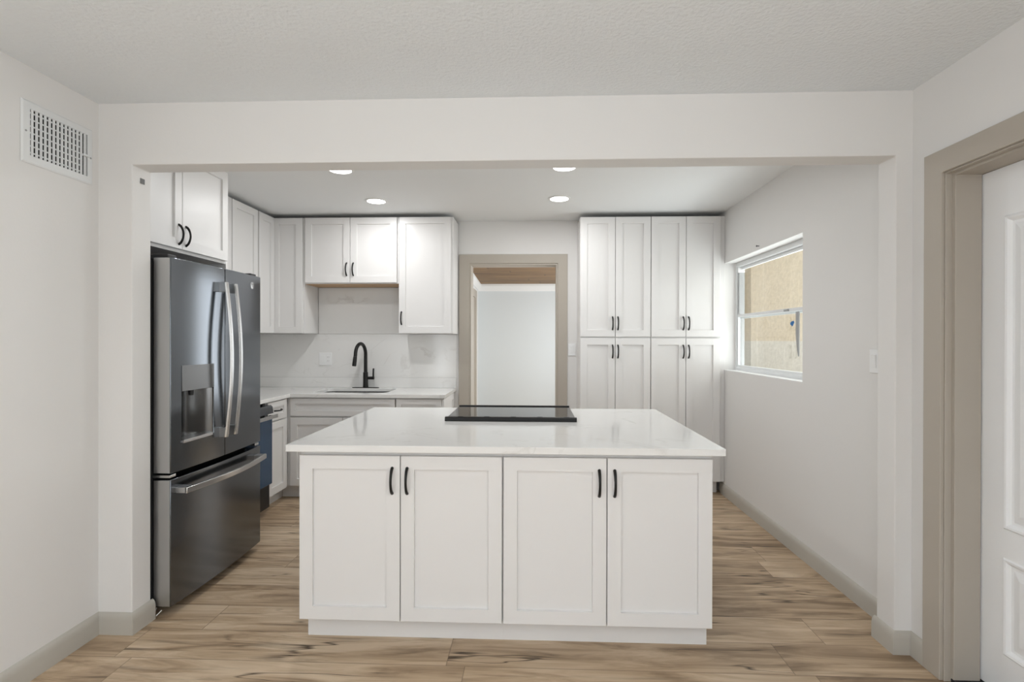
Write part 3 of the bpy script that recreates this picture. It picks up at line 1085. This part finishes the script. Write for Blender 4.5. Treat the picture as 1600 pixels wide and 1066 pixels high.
def switch(label, M, u, v, w=0.07, h=0.118):
    loc = M @ Vector((u, v, 0))
    r = thing('light_switch', label, 'switch', loc)
    MB(M).box((u - w / 2, v - h / 2, 0.0002), (u + w / 2, v + h / 2, 0.008)).build('cover_plate', WHITE, r, 0.002)
    mb = MB(M)
    mb.rings([[(u - 0.017, v - 0.033, 0.008), (u + 0.017, v - 0.033, 0.008), (u + 0.017, v + 0.033, 0.008), (u - 0.017, v + 0.033, 0.008)],
              [(u - 0.016, v - 0.032, 0.0095), (u + 0.016, v - 0.032, 0.0095), (u + 0.016, v + 0.032, 0.0140), (u - 0.016, v + 0.032, 0.0140)]])
    mb.build('rocker', WHITE, r, 0.0008)
    return r


switch('white rocker light switch between the doorway and the pantry cabinets', facing_y(YB), 0.374, 1.289)
switch('white rocker light switch on the right wall near the opening', facing_left(XKR), -2.672, 1.277)

# ------------------------------------------------------------------ pantry cabinets
YPN = 4.7202
Mp = facing_y(YPN)
DP = YB - 0.002 - YPN
PZ, PT = 1.404, 2.483
for (lab, a, m, b, e) in (('left tall white pantry cabinet with four doors, beside the doorway', 0.424, 0.736, 1.050, 1.052),
                          ('right tall white pantry cabinet with four doors, beside the window', 1.054, 1.361, 1.664, 1.666)):
    pm = (m)
    cabinet(lab, Mp, a - 0.002, e, 0.118, PT + 0.004, DP,
            doors=[(a + 0.001, m - 0.002, PZ + 0.006, PT, (m - 0.024, 1.53)), (m + 0.002, b - 0.002, PZ + 0.006, PT, (m + 0.024, 1.53)),
                   (a + 0.001, m - 0.002, 0.121, PZ - 0.006, (m - 0.024, 1.278)), (m + 0.002, b - 0.002, 0.121, PZ - 0.006, (m + 0.024, 1.278))],
            toe=(a - 0.002, e, 0.078), name='pantry_cabinet')
o = MB().box((1.667, YPN, 0.118), (XKR - 0.001, YPN + 0.018, PT + 0.004)).build('filler_strip', CAB, None, 0.0012)
tag(o, 'narrow white filler strip between the right pantry cabinet and the window wall', 'filler')

# ------------------------------------------------------------------ doorway casing and the room beyond
mb = MB(facing_y(YB))
mb.prism([(-0.716, 0.0), (DX0, 0.0), (DX0, DZ), (DX1, DZ), (DX1, 0.0), (0.3305, 0.0), (0.3305, 2.2046), (-0.716, 2.2046)], 0.0, 0.018)
struct('trim_1', mb, TRIM, 'greige casing around the doorway in the back wall', bevel=0.003)
mb = MB(facing_y(YB))
mb.prism([(DX0, 0.0), (DX0 + 0.016, 0.0), (DX0 + 0.016, DZ - 0.016), (DX1 - 0.016, DZ - 0.016), (DX1 - 0.016, 0.0), (DX1, 0.0), (DX1, DZ), (DX0, DZ)], -0.16, 0.010)
struct('trim_2', mb, TRIM, 'greige jamb lining inside the back doorway', bevel=0.002)

BXL, BXR, BYF = -0.845, 1.25, 8.0


def bz(y):
    return 2.338 - 0.038 * (y - 5.2)


struct('wall_sunroom_left', MB().box((BXL - 0.12, YB + 0.15, 0), (BXL, BYF, 2.7)), SEAMW, 'white left wall of the room beyond the doorway')
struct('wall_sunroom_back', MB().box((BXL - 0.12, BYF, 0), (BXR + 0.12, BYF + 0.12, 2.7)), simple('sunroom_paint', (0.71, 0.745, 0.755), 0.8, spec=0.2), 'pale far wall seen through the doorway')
mb = MB()
mb.box((BXR, YB + 0.15, 0), (BXR + 0.12, BYF, 0.45)).box((BXR, YB + 0.15, 2.25), (BXR + 0.12, BYF, 2.7))
mb.box((BXR, YB + 0.15, 0.45), (BXR + 0.12, 5.4, 2.25)).box((BXR, 7.4, 0.45), (BXR + 0.12, BYF, 2.25))
struct('wall_sunroom_right', mb, SEAMW, 'white right wall of the room beyond the doorway')
mb = MB(frame((BXL - 0.12, 0, 0), (0, 1, 0), (0, 0, 1)))
mb.prism([(YB + 0.15, bz(YB + 0.15)), (BYF + 0.12, bz(BYF + 0.12)), (BYF + 0.12, 2.75), (YB + 0.15, 2.75)], 0.0, BXR - BXL + 0.24)
struct('ceiling', mb, CEDAR, 'stained wooden board ceiling beyond the doorway')
# crown moulding of that room
zc_ = bz(BYF)
mb = MB(frame((0, BYF, 0), (1, 0, 0), (0, 0, 1)))
prof = [(0.0, -0.105), (0.012, -0.105), (0.05, -0.03), (0.05, 0.02), (0.0, 0.02)]
mb.rings([[(u, zc_ + v, w) for w, v in prof] for u in (BXL, BXR)])
mb.M = frame((BXL, 0, 0), (0, 1, 0), (0, 0, 1))
mb.rings([[(u, bz(u) + v, w) for w, v in prof] for u in (YB + 0.16, BYF)])
struct('trim_3', mb, SEAMW, 'white crown moulding under the wooden ceiling')
# casing of another door on that left wall
mb = MB(frame((BXL, 0, 0), (0, 1, 0), (0, 0, 1)))
mb.prism([(6.55, 0), (6.66, 0), (6.66, 1.99), (7.52, 1.99), (7.52, 0), (7.70, 0), (7.70, 2.10), (6.55, 2.10)], 0.0, 0.018)
mb.prism([(6.66, 0), (7.52, 0), (7.52, 1.99), (6.66, 1.99)], 0.0, 0.004)
struct('trim_4', mb, TRIM, 'greige casing on the left wall beyond the doorway', bevel=0.002)
r = switch('small white switch plate on the far left wall beyond the doorway', facing_right(BXL), 7.84, 1.27)

# ------------------------------------------------------------------ entry door on the right
r = sroot('door_1', (XRW + 0.15, 1.72, 0), 'white panelled entry door in a greige frame on the right')
leafx = 1.800
Md = facing_left(leafx)
mb = MB(Md)
u0, u1, v0, v1 = -2.240, -1.282, 0.022, 2.046
cols = [(-2.066, -1.815), (-1.705, -1.455)]
rows = [(0.180, 0.552), (0.662, 1.858)]
# leaf front as a grid with sunken raised-field panels
us = sorted({u0, u1, *[c for p in cols for c in p]})
vs = sorted({v0, v1, *[c for p in rows for c in p]})
for i in range(len(us) - 1):
    for j in range(len(vs) - 1):
        a, b, c, d = us[i], us[i + 1], vs[j], vs[j + 1]
        if (a, b) in cols and (c, d) in rows:
            def rg(k, w):
                return [(a + k, c + k, w), (b - k, c + k, w), (b - k, d - k, w), (a + k, d - k, w)]
            mb.rings([rg(0, 0), rg(0.006, 0.005), rg(0.014, 0.003), rg(0.024, -0.009), (rg(0.034, -0.009)), rg(0.062, -0.001), rg(0.066, 0.0)], cap0=False)
        else:
            mb.face([(a, c, 0), (b, c, 0), (b, d, 0), (a, d, 0)])
mb.rings([[(u0, v0, 0), (u1, v0, 0), (u1, v1, 0), (u0, v1, 0)], [(u0, v0, -0.044), (u1, v0, -0.044), (u1, v1, -0.044), (u0, v1, -0.044)]], cap0=False)
mb.build('door_leaf', DOORW, r)
mb = MB(facing_left(XRW))
mb.prism([(-2.277, 0), (-2.183, 0), (-2.183, 2.062), (-1.262, 2.062), (-1.262, 0), (-1.168, 0), (-1.168, 2.156), (-2.277, 2.156)], 0.0005, 0.018)
mb.build('casing', TRIM, r, 0.003)
mb = MB(facing_left(XRW))
j0 = 0.022
mb.prism([(-2.183, 0), (-2.183 + 0.0, 2.062), (-1.262, 2.062), (-1.262, 0), (-1.262 - j0, 0), (-1.262 - j0, 2.062 - j0 + 0.006), (-2.183 - 0.0 + j0, 2.062 - j0 + 0.006), (-2.183 + j0, 0)], -0.125, -0.022)
mb.prism([(-2.183, 0), (-2.183, 2.062), (-1.262, 2.062), (-1.262, 0), (-1.262 - 0.006, 0), (-1.262 - 0.006, 2.056), (-2.183 + 0.006, 2.056), (-2.183 + 0.006, 0)], -0.20, 0.004)
mb.build('jamb', TRIM, r, 0.002)
mb = MB()
mb.box((leafx - 0.006, 1.284, 0.02), (leafx + 0.0, 1.286, 2.04))
mb.box((leafx + 0.004, 2.2405, 0.02), (leafx + 0.04, 2.2445, 2.046))
mb.build('weather_strip', SEAMW, r)
MB().box((XRW + 0.02, 1.27, 0.0), (XRW + 0.20, 2.175, 0.016)).build('door_sill', MAT_DOOR, r, 0.003)

# ------------------------------------------------------------------ kitchen window
r = sroot('window_1', (1.83, (WY0 + WY1) / 2, WZ0), 'white framed kitchen window set deep in the right wall')
fx0, fx1 = 1.808, 1.868
fw = 0.028
mb = MB(facing_left(fx0))
a, b = -WY1, -WY0
for (p, q, s, t) in ((a, a + fw, WZ0, WZ1), (b - fw, b, WZ0, WZ1), (a + fw, b - fw, WZ0, WZ0 + 0.030), (a + fw, b - fw, WZ1 - 0.038, WZ1)):
    mb.box((p, s, -0.06), (q, t, 0))
mb.build('window_frame', ALU, r, 0.002)
zm = 1.590
# lower sash (inside), upper sash (outside)
for (nm, s, t, w0, w1, sw) in (('lower_sash', WZ0 + 0.030, zm + 0.018, -0.028, -0.006, 0.016), ('upper_sash', zm - 0.018, WZ1 - 0.038, -0.054, -0.032, 0.016)):
    mb = MB(facing_left(fx0))
    p, q = a + fw, b - fw
    for (c0, c1, d0, d1) in ((p, p + sw, s, t), (q - sw, q, s, t), (p + sw, q - sw, s, s + 0.020), (p + sw, q - sw, t - 0.024, t)):
        mb.box((c0, d0, w0), (c1, d1, w1))
    sa = mb.build(nm, ALU, r, 0.0015)
    mb = MB(facing_left(fx0))
    wm = (w0 + w1) / 2
    mb.box((p + sw - 0.003, s + 0.018, wm - 0.0015), (q - sw + 0.003, t - 0.022, wm + 0.0015))
    mb.build('pane', GLASS, sa)
    if nm == 'lower_sash':
        mb = MB(facing_left(fx0))
        mb.prism([(-3.664, zm - 0.012), (-3.622, zm - 0.012), (-3.622, 1.30), (-3.628, 1.27), (-3.645, 1.31), (-3.664, 1.42)], -0.006, 0.002)
        mb.build('sash_balance_cover', ALUG, sa, 0.001)
        MB(facing_left(fx0)).box((-3.83, zm - 0.004, -0.006), (-3.77, zm + 0.012, 0.006)).build('sash_lock', ALUG, sa, 0.002)
MB(facing_left(fx0)).box((a + fw + 0.0165, zm + 0.022, -0.060), (a + fw + 0.021, WZ1 - 0.09, -0.012)).build('side_track', ALUG, r, 0.001)
MB(facing_left(fx0)).box((a + fw + 0.0165, WZ0 + 0.034, -0.060), (a + fw + 0.021, zm - 0.020, -0.030)).build('side_track', ALUG, r, 0.001)
MB(facing_left(fx0)).box((a + fw + 0.001, WZ1 - 0.088, -0.060), (a + fw + 0.022, WZ1 - 0.040, -0.004)).build('track_stop', WHITE, r, 0.002)
MB().box((XKR + 0.001, WY0 + 0.001, WZ0), (fx0 - 0.0005, WY1 - 0.001, WZ0 + 0.004)).build('window_sill', SEAMW, r)

mb = MB(facing_left(1.8235 - 0.0))
mb.prism([(-3.775, 1.503), (-3.752, 1.515), (-3.722, 1.517), (-3.715, 1.506), (-3.735, 1.484), (-3.748, 1.478), (-3.756, 1.488), (-3.770, 1.490)], 0.0002, 0.0012)
o = mb.build('painter_tape', TAPE)
tag(o, 'scrap of blue painter tape stuck on the lower window pane', 'tape')

# what stands outside: a stuccoed neighbour wall and its return
struct('wall_outside', MB().box((2.9, -4.5, -0.2), (3.05, 7.2, 3.4)), STUCCO, 'beige stucco wall outside the window')
struct('wall_outside_return', MB().box((1.45, 7.07, -0.2), (2.9, 7.2, 3.4)), STUCCO, 'beige stucco return wall outside the window')
struct('floor_outside', MB().box((1.92, -5.0, -0.2), (2.9, 7.07, -0.05)), simple('concrete', (0.5, 0.49, 0.46), 0.9), 'concrete strip outside the window')

# ------------------------------------------------------------------ small things on the walls
# air supply grille on the left wall
Mv = facing_right(XLW)
gy0, gy1, gz0, gz1 = 1.993, 2.329, 2.090, 2.342
iy0, iy1, iz0, iz1 = 2.026, 2.298, 2.122, 2.310
r = thing('air_vent', 'white metal air grille high on the left wall', 'air vent', (XLW, 2.16, 2.21))
mb = MB(Mv)


def vr(d, w):
    return [(gy0 + d, gz0 + d, w), (gy1 - d, gz0 + d, w), (gy1 - d, gz1 - d, w), (gy0 + d, gz1 - d, w)]


inn = [(iy0, iz0), (iy1, iz0), (iy1, iz1), (iy0, iz1)]
mb.rings([vr(0, 0.0005), vr(0, 0.003), vr(0.006, 0.007), [(u, v, 0.008) for u, v in inn], [(u, v, 0.0005) for u, v in inn]], cap0=False, cap1=False)
mb.build('frame', METALW, r)
MB(Mv).box((iy0 - 0.002, iz0 - 0.002, 0.0002), (iy1 + 0.002, iz1 + 0.002, 0.0006)).build('duct_shade', DUCT_SHADE, r)  # flat dark sheet painting the shade of the duct behind the louvers
for k in range(7):
    z = iz0 + (iz1 - iz0) * (k + 0.5) / 7
    MB(Mv).box((iy0, z - 0.0028, 0.0008), (iy1 - 0.03, z + 0.0028, 0.0026)).build('rear_blade', METALW, r)
for k in range(14):
    u = iy0 + 0.0095 + (iy1 - iy0 - 0.012) * k / 13.6
    mb = MB(Mv)
    mb.rings([[(u - 0.0024, z, 0.0030), (u - 0.0012, z, 0.0030), (u + 0.0028, z, 0.0104), (u + 0.0016, z, 0.0104)] for z in (iz0, iz1)])
    mb.build('louver', METALW, r)
MB(Mv).box((iy1 - 0.028, 2.208, 0.006), (iy1 + 0.004, 2.217, 0.016)).build('lever', METALW, r, 0.001)
for u, z in ((gy0 + 0.016, 2.216), (gy1 - 0.014, 2.210)):
    MB(Mv).lathe([(0.004, 0.0065), (0.004, 0.009), (0.002, 0.0098)], (u, z), 12).build('screw', ALUG, r, smooth=True)

# little metal plate on the left end of the dividing wall
o = MB(facing_right(XPL)).box((2.416, 2.124, 0.0003), (2.443, 2.150, 0.003)).build('metal_plate', simple('dull_grey_metal', (0.13, 0.13, 0.125), 0.55, metal=0.2), None, 0.001)
tag(o, 'tiny grey metal plate high on the left wall end above the refrigerator', 'plate')
# nail above the window
o = MB(facing_left(XKR)).lathe([(0.003, 0.0), (0.003, 0.018), (0.007, 0.018), (0.007, 0.0205)], (-4.018, 2.094), 12).build('nail', BLACKM, None, smooth=True)
tag(o, 'small dark nail in the wall above the kitchen window', 'nail')

# recessed lights
Mc = frame((0, 0, ZK), (1, 0, 0), (0, -1, 0))      # faces down
spots = [(-1.302, 3.472, 'front left recessed ceiling light, half hidden by the beam above the refrigerator side'),
         (0.206, 3.466, 'front right recessed ceiling light, half hidden by the beam'),
         (-1.297, 4.266, 'rear left recessed ceiling light above the sink'),
         (0.212, 4.240, 'rear right recessed ceiling light in front of the doorway')]
for x, y, lab in spots:
    r = thing('recessed_light', lab, 'ceiling light', (x, y, ZK), 'recessed kitchen ceiling lights')
    MB(Mc).lathe([(0.092, 0.0003), (0.090, 0.005), (0.074, 0.0065), (0.073, 0.0005)], (x, -y), 40).build('trim_ring', CAN, r, smooth=True)
    MB(Mc).lathe([(0.0725, 0.0006), (0.0725, 0.0058)], (x, -y), 40).build('lens', LIT, r)
    l = area('recessed_lamp', (x, y, ZK - 0.009), (0, 0, 0), 0.14, 0.14, 4.1, (0.97, 0.985, 1.0), 'DISK')

for o in bpy.data.objects:
    if '_o' in o:
        del o['_o']
